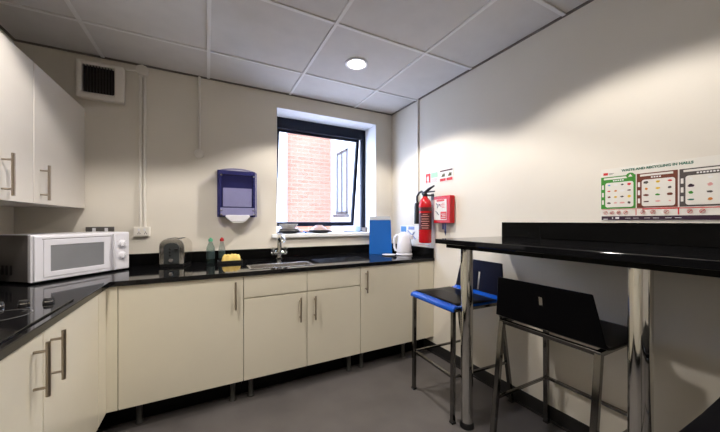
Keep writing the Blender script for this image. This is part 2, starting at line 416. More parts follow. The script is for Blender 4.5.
# wall cabinets
UX = -0.754
for k, (y0, y1, hy, lab) in enumerate(((2.021, 2.698, 2.082, 'cream wall cabinet in the back corner, above the microwave'),
                            (1.712, 2.019, 1.764, 'narrow cream wall cabinet beside the corner one, handle at the picture edge'),
                            (1.10, 1.710, 1.16, 'cream wall cabinet nearest the camera'))):
    t = thing('wall_cabinet', lab, 'cabinet', (-0.93, (y0 + y1) / 2, 1.262), group='cream wall cabinets')
    bm = BM(); box(bm, LW + 0.001, UX - 0.019, y0 + 0.0005, y1 - 0.0005, 1.264, 1.955); obj('body', bm, M['cabu'], t)
    bm = BM(); box(bm, UX - 0.018, UX, y0 + g_, y1 - g_, 1.262, 1.955); d = obj('door', bm, M['cabu'], t, bevel=0.0015)
    vhandle_x(d, hy, 1.281, 1.460, UX)

# ---------------------------------------------------------------- worktop
SX0, SX1, SY0, SY1 = 0.268, 0.700, 2.10, 2.28
xs = [LW + 0.001, -0.462, SX0, SX1, W - 0.001]; ys = [-0.32, 2.012, SY0, SY1, D - 0.001]
def keep(i, j):
    if i == 0: return True
    if j == 0: return False
    if i == 2 and j == 2: return False
    return True
wt = thing('worktop', 'continuous L-shaped black gloss kitchen worktop with upstand', 'worktop', (0.3, 2.3, WT - 0.028))
bm = BM(); cells(bm, xs, ys, keep, WT - 0.028, WT); obj('slab', bm, M['black_top'], wt, bevel=0.003)
bm = BM(); box(bm, LW + 0.001, W - 0.001, D - 0.020, D - 0.001, WT + 0.0004, 0.932)
box(bm, W - 0.021, W - 0.001, 2.020, D - 0.020, WT + 0.0004, 0.932); box(bm, LW + 0.001, LW + 0.021, -0.32, D - 0.020, WT + 0.0004, 0.932)
obj('upstand', bm, M['black_edge'], wt, bevel=0.002)
for k in range(9):   # drainer grooves
    pass
bm = BM()
for k in range(8):
    y = 2.14 + k * 0.036
    box(bm, 0.78, 1.22, y, y + 0.006, WT + 0.0002, WT + 0.0022)
obj('drainer_ribs', bm, M['black_top'], wt, bevel=0.001)

# sink
t = thing('kitchen_sink', 'stainless steel sink bowl set in the black worktop below the window', 'sink', (0.5, 2.25, 0.70))
bm = BM()
cells(bm, [SX0 - 0.012, SX0 + 0.006, SX1 - 0.006, SX1 + 0.012], [SY0 - 0.010, SY0 + 0.006, SY1 - 0.006, SY1 + 0.010], lambda i, j: not (i == 1 and j == 1), WT + 0.0004, WT + 0.0030)
obj('rim', bm, M['steel'], t, bevel=0.001)
bm = BM()
def rrect(x0, x1, y0, y1, r, z, n=5):
    pts = []
    for cx, cy, a0 in ((x1 - r, y1 - r, 0), (x0 + r, y1 - r, 90), (x0 + r, y0 + r, 180), (x1 - r, y0 + r, 270)):
        for k in range(n + 1):
            a = math.radians(a0 + 90 * k / n); pts.append((cx + r * math.cos(a), cy + r * math.sin(a), z))
    return pts
loops = []
for ins, z, r in ((0.002, WT + 0.0005, 0.03), (0.006, WT - 0.12, 0.03), (0.018, WT - 0.145, 0.03), (0.05, WT - 0.15, 0.03)):
    loops.append([bm.verts.new(p) for p in rrect(SX0 + ins, SX1 - ins, SY0 + ins, SY1 - ins, r, z)])
for A, B in zip(loops, loops[1:]):
    n = len(A)
    for i in range(n): bm.faces.new((A[i], A[(i + 1) % n], B[(i + 1) % n], B[i]))
bm.faces.new(loops[-1])
obj('bowl', bm, M['steel'], t, smooth=True)
bm = BM(); lathe(bm, [(0.0, WT - 0.147), (0.03, WT - 0.147), (0.035, WT - 0.149)], 0.48, 2.19, 20); obj('drain', bm, M['chrome'], t)
# tap
t = thing('mixer_tap', 'chrome two-handle mixer tap behind the sink', 'tap', (0.553, 2.585, WT))
bm = BM(); lathe(bm, [(0.028, WT + 0.0004), (0.030, WT + 0.006), (0.018, WT + 0.012), (0.016, WT + 0.03)], 0.553, 2.585, 24)
cyl(bm, (0.553, 2.585, WT + 0.02), (0.553, 2.585, WT + 0.075), 0.023)
obj('base', bm, M['chrome'], t, smooth=True)
bm = BM(); cyl(bm, (0.486, 2.585, WT + 0.052), (0.620, 2.585, WT + 0.052), 0.019, seg=18); obj('bridge', bm, M['chrome'], t, smooth=True)
for sx in (-0.052, 0.052):
    bm = BM(); cyl(bm, (0.553 + sx, 2.585, WT + 0.05), (0.553 + sx, 2.575, WT + 0.092), 0.019, 0.021, 18)
    box(bm, 0.553 + sx - 0.004, 0.553 + sx + 0.004, 2.545, 2.60, WT + 0.090, WT + 0.100)
    obj('tap_handle', bm, M['chrome'], t, smooth=True)
bm = BM()
pts = [(0.556, 2.585, WT + 0.07), (0.556, 2.585, WT + 0.14), (0.556, 2.578, WT + 0.175), (0.556, 2.555, WT + 0.196), (0.556, 2.52, WT + 0.200), (0.556, 2.47, WT + 0.190), (0.556, 2.44, WT + 0.172), (0.556, 2.435, WT + 0.155)]
sweep(bm, pts, [0.022, 0.021, 0.020, 0.020, 0.019, 0.018, 0.018, 0.018], 16)
sp = obj('spout', bm, M['chrome'], t, smooth=True)

# ---------------------------------------------------------------- hob
t = thing('electric_hob', 'black glass hob set into the left worktop, knobs along its far edge', 'hob', (-0.75, 1.33, WT))
bm = BM(); box(bm, -1.00, -0.487, 1.05, 1.622, WT + 0.0004, WT + 0.006); obj('glass_top', bm, M['hob'], t, bevel=0.002)
for x, y, r in ((-0.62, 1.44, 0.075), (-0.86, 1.44, 0.095), (-0.62, 1.19, 0.095), (-0.86, 1.19, 0.075)):
    bm = BM()
    A = [(x + r * math.cos(2 * PI * i / 40), y + r * math.sin(2 * PI * i / 40), WT + 0.0064) for i in range(40)]
    sweep(bm, A, 0.002, 6, ry=0.0006, close=True); obj('heating_zone', bm, M['ring'], t)
for x in (-0.548, -0.616, -0.684, -0.752):
    bm = BM(); lathe(bm, [(0.0165, WT + 0.0062), (0.0165, WT + 0.012), (0.014, WT + 0.024), (0.0125, WT + 0.026), (0, WT + 0.026)], x, 1.577, 24)
    kn = obj('knob', bm, M['dark'], t, smooth=True)
    bm = BM(); cyl(bm, (x, 1.577, WT + 0.0135), (x, 1.577, WT + 0.0165), 0.0166, 0.016, 24); box(bm, x - 0.011, x + 0.011, 1.5750, 1.5790, WT + 0.026, WT + 0.0275)
    obj('chrome_ring', bm, M['chrome'], kn, smooth=True)

# ---------------------------------------------------------------- microwave (local frame: +x right, +y to its back)
rz = math.atan2(0.394, 0.323)
t = thing('microwave_oven', 'white microwave oven with two round dials on the left worktop corner', 'microwave', (-0.794, 2.097, WT), rz)
mw, md, mh = 0.510, 0.262, 0.252
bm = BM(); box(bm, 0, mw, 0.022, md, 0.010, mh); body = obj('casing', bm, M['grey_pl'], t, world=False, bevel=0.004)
bm = BM(); box(bm, -0.0015, mw + 0.0015, 0.0, 0.022, 0.008, mh + 0.001); fa = obj('front_frame', bm, M['white_pl'], t, world=False, bevel=0.004)
bm = BM(); box(bm, 0.0, mw, 0.022, md - 0.001, mh, mh + 0.0018); obj('top_panel', bm, M['white_pl'], t, world=False, bevel=0.001)
bm = BM(); box(bm, 0.008, 0.408, -0.010, 0.0, 0.012, mh - 0.006); d = obj('door', bm, M['white_pl'], t, world=False, bevel=0.004)
bm = BM()
cells(bm, [0.044, 0.074, 0.342, 0.385], [0.030, 0.058, 0.196, 0.228], lambda i, j: not (i == 1 and j == 1), -0.004, 0.0)
for v in bm.verts: v.co = Vector((v.co.x, -0.010 + v.co.z, v.co.y))
obj('window_bezel', bm, M['white_pl'], d, world=False, bevel=0.003)
bm = BM(); box(bm, 0.040, 0.388, -0.0108, -0.0098, 0.229, 0.2325); obj('seam_line', bm, M['grey'], d, world=False)  # thin dark strip for the door seam above the bezel
bm = BM(); box(bm, 0.072, 0.344, -0.0115, -0.0098, 0.056, 0.198); obj('window', bm, M['mwglass'], d, world=False)
bm = BM()  # bowed handle
pts = []
for k in range(13):
    a = k / 12; z = 0.018 + a * 0.222
    pts.append((0.403 - 0.010 * math.sin(a * PI), -0.014 - 0.014 * math.sin(a * PI), z))
sweep(bm, pts, 0.009, 12, ry=0.017); obj('handle', bm, M['white_pl'], d, world=False, smooth=True)
bm = BM(); box(bm, 0.412, mw - 0.003, -0.007, 0.0, 0.012, mh - 0.006); cp = obj('control_panel', bm, M['white_pl'], t, world=False, bevel=0.003)
for z in (0.176, 0.100):
    bm = BM(); lathe(bm, [(0.027, -0.0075), (0.027, -0.010), (0.022, -0.012), (0.020, -0.022), (0.017, -0.024), (0, -0.024)], o=(0.458, 0, z), axis='Y', seg=28)
    kn = obj('dial', bm, M['white_pl'], cp, world=False, smooth=True)
    bm = BM(); box(bm, 0.455, 0.461, -0.030, -0.022, z - 0.018, z + 0.018)
    bmesh.ops.rotate(bm, verts=bm.verts, cent=(0.458, 0, z), matrix=Matrix.Rotation(math.radians(35), 3, 'Y'))
    obj('grip', bm, M['white_pl'], cp, world=False, bevel=0.002)
    bm = BM()
    for k in range(10):
        a = math.radians(-60 + k * 30); x = 0.458 + 0.033 * math.sin(a); zz = z + 0.033 * math.cos(a)
        box(bm, x - 0.0010, x + 0.0010, -0.0074, -0.0066, zz - 0.0010, zz + 0.0010)
    obj('scale_marks', bm, M['grey'], cp, world=False)
bm = BM()
for k in range(4): box(bm, -0.0008, 0.001, 0.13 + k * 0.03, 0.145 + k * 0.03, 0.045, 0.095)
obj('side_vents', bm, M['dark'], t, world=False)
for x in (0.04, mw - 0.04):
    for y in (0.05, md - 0.04):
        bm = BM(); cyl(bm, (x, y, 0.0004), (x, y, 0.011), 0.012, seg=14); obj('foot', bm, M['dark'], t, world=False)

# ---------------------------------------------------------------- toaster (local frame, end panel towards -y)
t = thing('toaster', 'chrome two-slice toaster with dark end panel below the double conduit', 'toaster', (-0.200, 2.555, WT), math.radians(-14))
tw, tl, th = 0.160, 0.19, 0.200
def tprof(w, h, z0, y, n=8, r=0.055):
    pts = [(-w / 2, y, z0), (w / 2, y, z0)]
    for k in range(n + 1):
        a = PI / 2 * k / n; pts.append((w / 2 - r + r * math.cos(a), y, h - r + r * math.sin(a)))
    for k in range(n + 1):
        a = PI / 2 + PI / 2 * k / n; pts.append((-w / 2 + r + r * math.cos(a), y, h - r + r * math.sin(a)))
    return pts
bm = BM(); prism(bm, tprof(tw, th, 0.018, -tl / 2 + 0.004), (0, tl - 0.008, 0)); obj('shell', bm, M['toast'], t, world=False, smooth=True, bevel=0.003)
bm = BM(); box(bm, -tw / 2 + 0.006, tw / 2 - 0.006, -tl / 2 + 0.006, tl / 2 - 0.006, 0.0004, 0.019); obj('base', bm, M['dark'], t, world=False, bevel=0.003)
bm = BM(); prism(bm, tprof(tw - 0.062, th - 0.030, 0.022, -tl / 2 - 0.003, r=0.036), (0, 0.008, 0)); ep = obj('end_panel', bm, M['darkgrey'], t, world=False, bevel=0.002)
bm = BM(); lathe(bm, [(0.016, -tl / 2 - 0.003), (0.016, -tl / 2 - 0.012), (0.013, -tl / 2 - 0.016), (0, -tl / 2 - 0.016)], o=(0, 0, 0.048), axis='Y', seg=24)
obj('browning_knob', bm, M['chrome'], ep, world=False, smooth=True)
for z in (0.082, 0.104, 0.126):
    bm = BM(); lathe(bm, [(0.007, -tl / 2 - 0.003), (0.007, -tl / 2 - 0.006), (0, -tl / 2 - 0.006)], o=(-0.008, 0, z), axis='Y', seg=16)
    obj('button', bm, M['dark'], ep, world=False)
bm = BM(); box(bm, 0.022, 0.046, -tl / 2 - 0.018, -tl / 2 - 0.003, 0.118, 0.130); obj('lever', bm, M['dark'], ep, world=False, bevel=0.002)
for x in (-0.026, 0.026):
    bm = BM(); box(bm, x - 0.012, x + 0.012, -tl / 2 + 0.03, tl / 2 - 0.03, th - 0.004, th + 0.001); obj('slot', bm, M['dark'], t, world=False)

# ---------------------------------------------------------------- bottles, caddy, cloth
def bottle(x, y, r, h, neck, m, cap, lab, name='bottle', trig=False):
    t = thing(name, lab, 'bottle', (x, y, WT))
    bm = BM(); lathe(bm, [(r * 0.9, 0.0004), (r, 0.006), (r, h * 0.52), (r * 0.92, h * 0.62), (neck * 1.1, h * 0.80), (neck, h * 0.82), (neck, h * 0.86)], seg=24)
    obj('body', bm, m, t, world=False, smooth=True)
    bm = BM(); lathe(bm, [(neck * 1.25, h * 0.85), (neck * 1.25, h * 0.95), (neck * 0.7, h * 0.965), (neck * 0.55, h), (0, h)], seg=18)
    obj('cap', bm, cap, t, world=False, smooth=True)
    bm = BM(); lathe(bm, [(r * 1.01, h * 0.16), (r * 1.01, h * 0.45)], seg=24); obj('label_band', bm, M['bottlelab'], t, world=False, smooth=True)
bottle(0.025, 2.585, 0.030, 0.195, 0.013, M['greenb'], M['capgreen'], 'clear bottle with green cap, left of the yellow cloth')
bottle(0.105, 2.585, 0.024, 0.195, 0.012, M['clearb'], M['capred'], 'clear slim bottle with red cap, right beside the green-capped one', trig=True)
t = thing('sponge_caddy', 'small dark tray holding the yellow cloth beside the bottles', 'tray', (0.165, 2.50, WT))
bm = BM(); box(bm, 0.075, 0.245, 2.455, 2.545, WT + 0.0004, WT + 0.006); obj('tray_base', bm, M['dark'], t, bevel=0.002)
bm = BM(); cells(bm, [0.072, 0.077, 0.243, 0.248], [2.452, 2.457, 2.543, 2.548], lambda i, j: not (i == 1 and j == 1), WT + 0.0004, WT + 0.022)
obj('tray_wall', bm, M['dark'], t, bevel=0.001)
bm = BM(); bmesh.ops.create_grid(bm, x_segments=22, y_segments=14, size=0.5)
for v in bm.verts:
    x, y = v.co.x, v.co.y
    e = max(0.0, 1 - (abs(2 * x) ** 6 + abs(2 * y) ** 4)) ** 0.5
    v.co = Vector((0.168 + x * 0.140, 2.500 + y * 0.078, WT + 0.010 + e * (0.054 + 0.008 * math.sin(x * 17 + 1) * math.cos(y * 9))))
f0 = list(bm.faces); r = bmesh.ops.extrude_face_region(bm, geom=f0)
for v in [g2 for g2 in r['geom'] if isinstance(g2, bmesh.types.BMVert)]: v.co.z = WT + 0.0065
tag(obj('folded_cloth', bm, M['yellow'], smooth=True), 'folded yellow cleaning cloth on the tray by the sink', 'cloth')

# ---------------------------------------------------------------- towel dispenser
t = thing('paper_towel_dispenser', 'translucent dark blue paper towel dispenser on the back wall', 'towel dispenser', (0.223, D, 1.21))
x0, x1, z0, z1, yf = 0.072, 0.374, 1.208, 1.588, 2.585
bm = BM(); box(bm, x0 + 0.003, x1 - 0.003, 2.682, D - 0.001, z0, z1 + 0.01); obj('back_plate', bm, M['blueback'], t, bevel=0.004)
bm = BM()   # cover shell: front with arched top, open to the back
def dprof(inset, y):
    a, b, c, dd = x0 + inset, x1 - inset, z0 + inset, z1 - inset
    pts = [(a, y, c), (b, y, c), (b, y, dd - 0.012)]
    for k in range(1, 12):
        s = k / 12; pts.append((b + (a - b) * s, y, dd - 0.012 + 0.030 * math.sin(PI * s) ** 0.6))
    pts.append((a, y, dd - 0.012)); return pts
A = [bm.verts.new(p) for p in dprof(0.0, 2.682)]; B = [bm.verts.new(p) for p in dprof(0.0, yf + 0.02)]; Cc = [bm.verts.new(p) for p in dprof(0.014, yf)]
n = len(A)
for P_, Q_ in ((A, B), (B, Cc)):
    for i in range(n): bm.faces.new((P_[i], P_[(i + 1) % n], Q_[(i + 1) % n], Q_[i]))
bm.faces.new(Cc)
obj('cover', bm, M['bluecover'], t, bevel=0.003)
bm = BM()
for a in (x0 + 0.016, x1 - 0.030):
    box(bm, a, a + 0.014, yf + 0.004, 2.68, z0 + 0.004, z1 - 0.02)
box(bm, x0 + 0.03, x1 - 0.03, yf + 0.01, 2.68, z1 - 0.035, z1 - 0.012)
obj('inner_frame', bm, M['blueback'], t, bevel=0.002)
bm = BM()
for k in range(26): box(bm, x0 + 0.042, x1 - 0.042, yf + 0.016 + (k % 2) * 0.001, 2.66, z0 + 0.085 + k * 0.0058, z0 + 0.085 + k * 0.0058 + 0.0052)
obj('paper_stack', bm, M['lilac'], t)
bm = BM(); box(bm, x0 + 0.022, x1 - 0.022, yf + 0.003, yf + 0.01, z0 + 0.012, z0 + 0.075); obj('lower_panel', bm, M['lilac'], t)
bm = BM()
prism(bm, [(0.135, yf - 0.004, 1.224), (0.31, yf - 0.004, 1.224), (0.318, yf - 0.004, 1.210), (0.275, yf - 0.004, 1.168), (0.172, yf - 0.004, 1.168), (0.127, yf - 0.004, 1.210)], (0, 0.04, 0))
obj('dispensing_chute', bm, M['white_pl'], t, bevel=0.006)
bm = BM(); box(bm, 0.18, 0.268, yf + 0.0, yf + 0.03, 1.160, 1.171); obj('paper_towel', bm, M['paper'], t)
for zz in (z0 + 0.02, z0 + 0.055, z1 - 0.045):
    for xx in (x0 + 0.028, x1 - 0.028):
        bm = BM(); lathe(bm, [(0.007, yf - 0.003), (0.007, yf + 0.004)], o=(xx, 0, zz), axis='Y', seg=14); obj('lock', bm, M['chrome'], t)

# ---------------------------------------------------------------- extractor vent and conduits
t = thing('extractor_fan', 'cream square extractor fan housing high on the back wall', 'extractor fan', (-0.655, D, 2.02))
vx0, vx1, vz0, vz1, vy = -0.790, -0.528, 2.018, 2.278, 2.645
bm = BM(); cells(bm, [vx0, vx0 + 0.032, vx1 - 0.055, vx1], [vz0, vz0 + 0.045, vz1 - 0.025, vz1], lambda i, j: not (i == 1 and j == 1), 0, 1)
for v in bm.verts:
    z = v.co.z; v.co = Vector((v.co.x, D - 0.001 if z > 0.5 else vy, v.co.y))
obj('housing', bm, M['cream_pl'], t, bevel=0.012, seg=3)
bm = BM(); box(bm, vx0 + 0.03, vx1 - 0.05, D - 0.012, D - 0.002, vz0 + 0.04, vz1 - 0.02); obj('back_panel', bm, mat('dark_brown_fan_recess', (0.05, 0.04, 0.035), 0.6), t)
bm = BM()
for k in range(11):
    x = vx0 + 0.040 + k * 0.0165; box(bm, x, x + 0.0025, vy + 0.012, vy + 0.03, vz0 + 0.043, vz1 - 0.024)
obj('grille', bm, mat('dark_brown_grille', (0.05, 0.04, 0.035), 0.5), t)
t = thing('cable_conduit', 'pair of cream conduits dropping from the ceiling to the wall socket', 'conduit', (-0.425, D, 1.13))
for x in (-0.438, -0.412):
    bm = BM(); cyl(bm, (x, D - 0.011, 1.13), (x, D - 0.011, 2.29), 0.0105, seg=14)
    for z in (1.35, 1.75, 2.12): cyl(bm, (x, D - 0.0115, z), (x, D - 0.0115, z + 0.012), 0.0115, seg=14)
    obj('pipe', bm, M['cream_pl'], t, smooth=True)
bm = BM(); lathe(bm, [(0.040, -0.038), (0.040, -0.001)], o=(-0.425, D, 2.290), axis='Y', seg=8); obj('junction_box', bm, M['cream_pl'], t, bevel=0.003)
bm = BM(); cyl(bm, (-0.452, D - 0.012, 2.288), (-0.526, D - 0.012, 2.280), 0.008, seg=12); obj('branch_pipe', bm, M['cream_pl'], t, smooth=True)
t = thing('cable_conduit', 'single thin conduit ending in a round fitting, left of the window', 'conduit', (-0.053, D, 1.70))
bm = BM(); cyl(bm, (-0.053, D - 0.011, 1.73), (-0.053, D - 0.011, 2.333), 0.009, seg=14)
for z in (1.9, 2.15): cyl(bm, (-0.053, D - 0.0115, z), (-0.053, D - 0.0115, z + 0.012), 0.0115, seg=14)
obj('pipe', bm, M['cream_pl'], t, smooth=True)
bm = BM(); lathe(bm, [(0.026, -0.032), (0.028, -0.02), (0.028, -0.001)], o=(-0.056, D, 1.712), axis='Y', seg=20)
lathe(bm, [(0.012, -0.040), (0.034, -0.034), (0.036, -0.026), (0.030, -0.020)], o=(-0.056, D, 1.712), axis='Y', seg=20)
sweep(bm, [(-0.056, D - 0.025, 1.712), (-0.075, D - 0.03, 1.706)], 0.012, 10)
obj('round_fitting', bm, M['cream_pl'], t, smooth=True)
t = thing('cable_conduit', 'thin conduit down the right wall near the window corner', 'conduit', (W, 2.236, 1.40))
bm = BM(); cyl(bm, (W - 0.010, 2.236, 1.30), (W - 0.010, 2.236, 2.333), 0.009, seg=14)
for z in (1.72, 2.02): cyl(bm, (W - 0.0105, 2.236, z), (W - 0.0105, 2.236, z + 0.012), 0.0115, seg=14)
obj('pipe', bm, M['cream_pl'], t, smooth=True)
# sockets
t = thing('wall_socket', 'cream double socket below the twin conduits on the back wall', 'socket', (-0.427, D, 1.01))
bm = BM(); box(bm, -0.478, -0.378, D - 0.030, D - 0.001, 1.060, 1.132); obj('socket_box', bm, M['cream_pl'], t, bevel=0.003)
bm = BM(); box(bm, -0.470, -0.386, D - 0.033, D - 0.0295, 1.066, 1.126); pl = obj('faceplate', bm, M['cream_pl'], t, bevel=0.002)
for x in (-0.450, -0.415):
    bm = BM(); box(bm, x, x + 0.010, D - 0.037, D - 0.0325, 1.102, 1.118); obj('switch', bm, M['white_pl'], pl, bevel=0.001)
bm = BM()
for x in (-0.452, -0.412):
    box(bm, x, x + 0.004, D - 0.0336, D - 0.0325, 1.078, 1.086); box(bm, x + 0.012, x + 0.016, D - 0.0336, D - 0.0325, 1.078, 1.086); box(bm, x + 0.006, x + 0.010, D - 0.0336, D - 0.0325, 1.088, 1.096)
obj('pin_holes', bm, M['dark'], pl)
t = thing('wall_socket', 'grey metal switched socket on the wall behind the microwave', 'socket', (-0.66, D, 1.06))
bm = BM(); box(bm, -0.748, -0.592, D - 0.010, D - 0.001, 1.055, 1.134); pl = obj('faceplate', bm, mat('grey_brushed_plate', (0.16, 0.15, 0.14), 0.35, 0.5), t, bevel=0.002)
for x in (-0.712, -0.645):
    bm = BM(); box(bm, x, x + 0.018, D - 0.014, D - 0.0098, 1.100, 1.126); obj('switch', bm, M['white_pl'], pl, bevel=0.001)

# ---------------------------------------------------------------- things on the sill
def plate(name, x, y, z, r, m=M['ceramic'], lab='', cat='plate', deep=0.016, grp=None):
    bm = BM(); lathe(bm, [(0, z), (r * 0.55, z), (r * 0.62, z + 0.003), (r, z + deep), (r, z + deep + 0.003), (r * 0.6, z + 0.007), (0, z + 0.006)], x, y, 32)
    return tag(obj(name, bm, m, smooth=True), lab, cat, grp)
sz = 1.0565
grp = 'stacked crockery on the left of the sill'
M['greyglaze'] = mat('grey_glaze', (0.30, 0.28, 0.27), 0.25); M['slate'] = mat('slate_glaze', (0.03, 0.035, 0.05), 0.3)
M['ceramic2'] = mat('off_white_glaze', (0.50, 0.48, 0.46), 0.25)
plate('plate', 0.700, 2.815, sz, 0.112, m=M['slate'], lab='dark lowest plate of the stack at the left end of the window sill', deep=0.020, grp=grp)
plate('plate', 0.702, 2.812, sz + 0.0125, 0.108, m=M['ceramic2'], lab='pale second plate up in the stack at the left end of the sill', deep=0.020, grp=grp)
plate('plate', 0.698, 2.815, sz + 0.025, 0.106, m=M['greyglaze'], lab='grey third plate up in the stack at the left end of the sill', deep=0.020, grp=grp)
plate('bowl', 0.690, 2.812, sz + 0.0375, 0.090, m=M['ceramic2'], lab='shallow pale bowl on top of the plate stack at the left of the sill', cat='bowl', deep=0.050, grp=grp)
plate('plate', 1.005, 2.805, sz, 0.118, m=M['slate'], lab='dark plate in the middle of the sill under a white one', deep=0.018)
plate('plate', 1.003, 2.805, sz + 0.011, 0.112, m=M['ceramic2'], lab='white plate between the dark plate and the upturned bowl', deep=0.020)
bm = BM(); z_ = sz + 0.0245; lathe(bm, [(0.080, z_), (0.083, z_ + 0.004), (0.070, z_ + 0.026), (0.040, z_ + 0.045), (0.034, z_ + 0.052), (0.030, z_ + 0.052), (0, z_ + 0.048)], 0.995, 2.805, 32)
tag(obj('bowl', bm, mat('peach_glaze', (0.42, 0.28, 0.24), 0.3), smooth=True), 'upturned pinkish bowl on the plates in the middle of the sill', 'bowl')
bm = BM(); lathe(bm, [(0.030, sz), (0.036, sz + 0.066), (0.033, sz + 0.066), (0.027, sz + 0.005), (0, sz + 0.005)], 1.440, 2.82, 24)
tag(obj('drinking_glass', bm, M['glassm'], smooth=True), 'clear drinking glass near the right end of the sill', 'glass')
bm = BM(); lathe(bm, [(0.028, sz), (0.034, sz + 0.050), (0.031, sz + 0.050), (0.025, sz + 0.005), (0, sz + 0.005)], 1.515, 2.80, 24)
tag(obj('cup', bm, M['greyglaze'], smooth=True), 'short grey cup right of the clear glass on the sill', 'cup')
bm = BM(); box(bm, -0.06, 0.06, -0.03, 0.03, 0, 0.012)
bmesh.ops.rotate(bm, verts=bm.verts, cent=(0, 0, 0), matrix=Matrix.Rotation(0.35, 3, 'Z')); bmesh.ops.translate(bm, verts=bm.verts, vec=(1.20, 2.80, sz))
tag(obj('folded_cloth', bm, M['ceramic'], bevel=0.004), 'small folded white cloth on the sill right of the dark plate', 'cloth')
bm = BM(); sweep(bm, [(0.845, 2.76, sz + 0.008), (0.858, 2.83, sz + 0.009), (0.864, 2.88, sz + 0.012)], [0.008, 0.006, 0.008], 10)
tag(obj('washing_up_brush', bm, M['board'], smooth=True), 'small blue-handled brush lying on the sill between the plates', 'brush')

# ---------------------------------------------------------------- blue board and kettle by the corner
t = thing('chopping_board', 'tall blue board with pale top strip leaning behind the kettle', 'board', (1.50, 2.44, WT))
bl, br_ = Vector((1.408, 2.510, WT + 0.0006)), Vector((1.602, 2.400, WT + 0.0006))
up = Vector((0.040, 0.078, 0.372)); nn = (br_ - bl).normalized().cross(up.normalized())
if nn.y > 0: nn = -nn
def bpt(s, u): return bl + (br_ - bl) * (0.5 + (s - 0.5) * (1 - 0.05 * u)) + up * u
bm = BM(); prism(bm, [bpt(0, 0), bpt(1, 0), bpt(1, 0.90), bpt(0, 0.90)], -nn * 0.006); obj('panel', bm, M['board'], t, bevel=0.0015)
bm = BM(); prism(bm, [bpt(0, 0.902), bpt(1, 0.902), bpt(0.97, 1.0), bpt(0, 1.0)], -nn * 0.007); obj('top_strip', bm, M['boardtop'], t, bevel=0.0015)

kx, ky = 1.680, 2.310
t = thing('electric_kettle', 'white plastic jug kettle on its base in the worktop corner', 'kettle', (kx, ky, WT), math.radians(-28))
bm = BM(); lathe(bm, [(0.066, 0.0004), (0.070, 0.006), (0.066, 0.016), (0.056, 0.018), (0, 0.018)], seg=32); kb = obj('power_base', bm, M['white_pl'], t, world=False, smooth=True)
bm = BM(); lathe(bm, [(0.060, 0.020), (0.063, 0.028), (0.060, 0.09), (0.052, 0.145), (0.045, 0.166), (0.030, 0.176), (0, 0.180)], seg=32)
body = obj('jug', bm, M['white_pl'], t, world=False, smooth=True)
bm = BM(); sweep(bm, [(-0.044, 0, 0.160), (-0.066, 0, 0.158), (-0.080, 0, 0.140), (-0.084, 0, 0.10), (-0.081, 0, 0.06), (-0.073, 0, 0.04), (-0.057, 0, 0.036)], 0.0095, 12, ry=0.009)
obj('handle', bm, M['white_pl'], t, world=False, smooth=True)
bm = BM(); prism(bm, [(0.043, -0.018, 0.162), (0.043, 0.018, 0.162), (0.073, 0, 0.160)], (0.004, 0, -0.038)); obj('spout', bm, M['white_pl'], t, world=False, bevel=0.004)
bm = BM(); sweep(bm, [(0.030 * 1.9, -0.022, 0.05), (0.030 * 1.8, -0.024, 0.09), (0.030 * 1.5, -0.024, 0.13)], 0.006, 8, ry=0.003); obj('side_strip', bm, M['grey'], t, world=False)  # narrow grey strip up the side of the jug
bm = BM(); lathe(bm, [(0.012, 0.180), (0.010, 0.186), (0, 0.187)], seg=16); obj('lid_knob', bm, M['white_pl'], t, world=False, smooth=True)
t.scale = (1.14, 1.14, 1.2)
bm = BM(); lathe(bm, [(0, 0), (0.050, 0), (0.066, 0.006), (0.067, 0.009), (0.048, 0.004), (0, 0.003)], 1.535, 2.345, 28)
bmesh.ops.translate(bm, verts=bm.verts, vec=(-0.005, -0.0, WT + 0.0005))
tag(obj('saucer', bm, M['ceramic'], smooth=True), 'white saucer on the worktop left of the kettle', 'saucer')

# ---------------------------------------------------------------- right wall: extinguisher, box, signs, sheet
ey, ex = 2.038, W - 0.088
t = thing('fire_extinguisher', 'red fire extinguisher with black horn hung on the right wall', 'fire extinguisher', (ex, ey, 0.98))
bm = BM(); lathe(bm, [(0.040, 0.982), (0.052, 0.985), (0.055, 0.995), (0.055, 1.315), (0.050, 1.345), (0.036, 1.368), (0.022, 1.380), (0.020, 1.392)], ex, ey, 32)
cy = obj('cylinder', bm, M['red'], t, smooth=True)
bm = BM(); lathe(bm, [(0.0556, 1.262), (0.0556, 1.295)], ex, ey, 32); lathe(bm, [(0.0556, 1.10), (0.0556, 1.245)], ex, ey, 32)
obj('instruction_label', bm, M['blacklabel'], cy, smooth=True)
bm = BM()
for k, z in enumerate((1.228, 1.212, 1.19, 1.17, 1.15, 1.132, 1.112)):
    w = (0.5, 0.9, 0.75, 0.9, 0.6, 0.85, 0.7)[k]
    n = 8; a0 = math.atan2(-ey, -ex)
    for i in range(n):
        a = a0 + (i / n - 0.5) * 1.5 * w; b = a0 + ((i + 1) / n - 0.5) * 1.5 * w
        r = 0.0560
        vs = [bm.verts.new((ex + r * math.cos(q), ey + r * math.sin(q), zz)) for q, zz in ((a, z), (b, z), (b, z + 0.005), (a, z + 0.005))]
        bm.faces.new(vs)
obj('label_lines', bm, M['pink'], cy)
bm = BM(); lathe(bm, [(0.020, 1.390), (0.022, 1.395), (0.022, 1.412), (0.014, 1.420), (0.014, 1.432)], ex, ey, 20); obj('valve', bm, M['dark'], t, smooth=True)
bm = BM()
sweep(bm, [(ex, ey + 0.03, 1.415), (ex, ey - 0.01, 1.432), (ex, ey - 0.050, 1.452), (ex, ey - 0.115, 1.474)], [0.015, 0.014, 0.013, 0.007], 10)
sweep(bm, [(ex, ey + 0.01, 1.424), (ex, ey - 0.06, 1.428), (ex, ey - 0.12, 1.426)], [0.009, 0.007, 0.006], 10)
obj('lever_handle', bm, M['dark'], t, smooth=True)
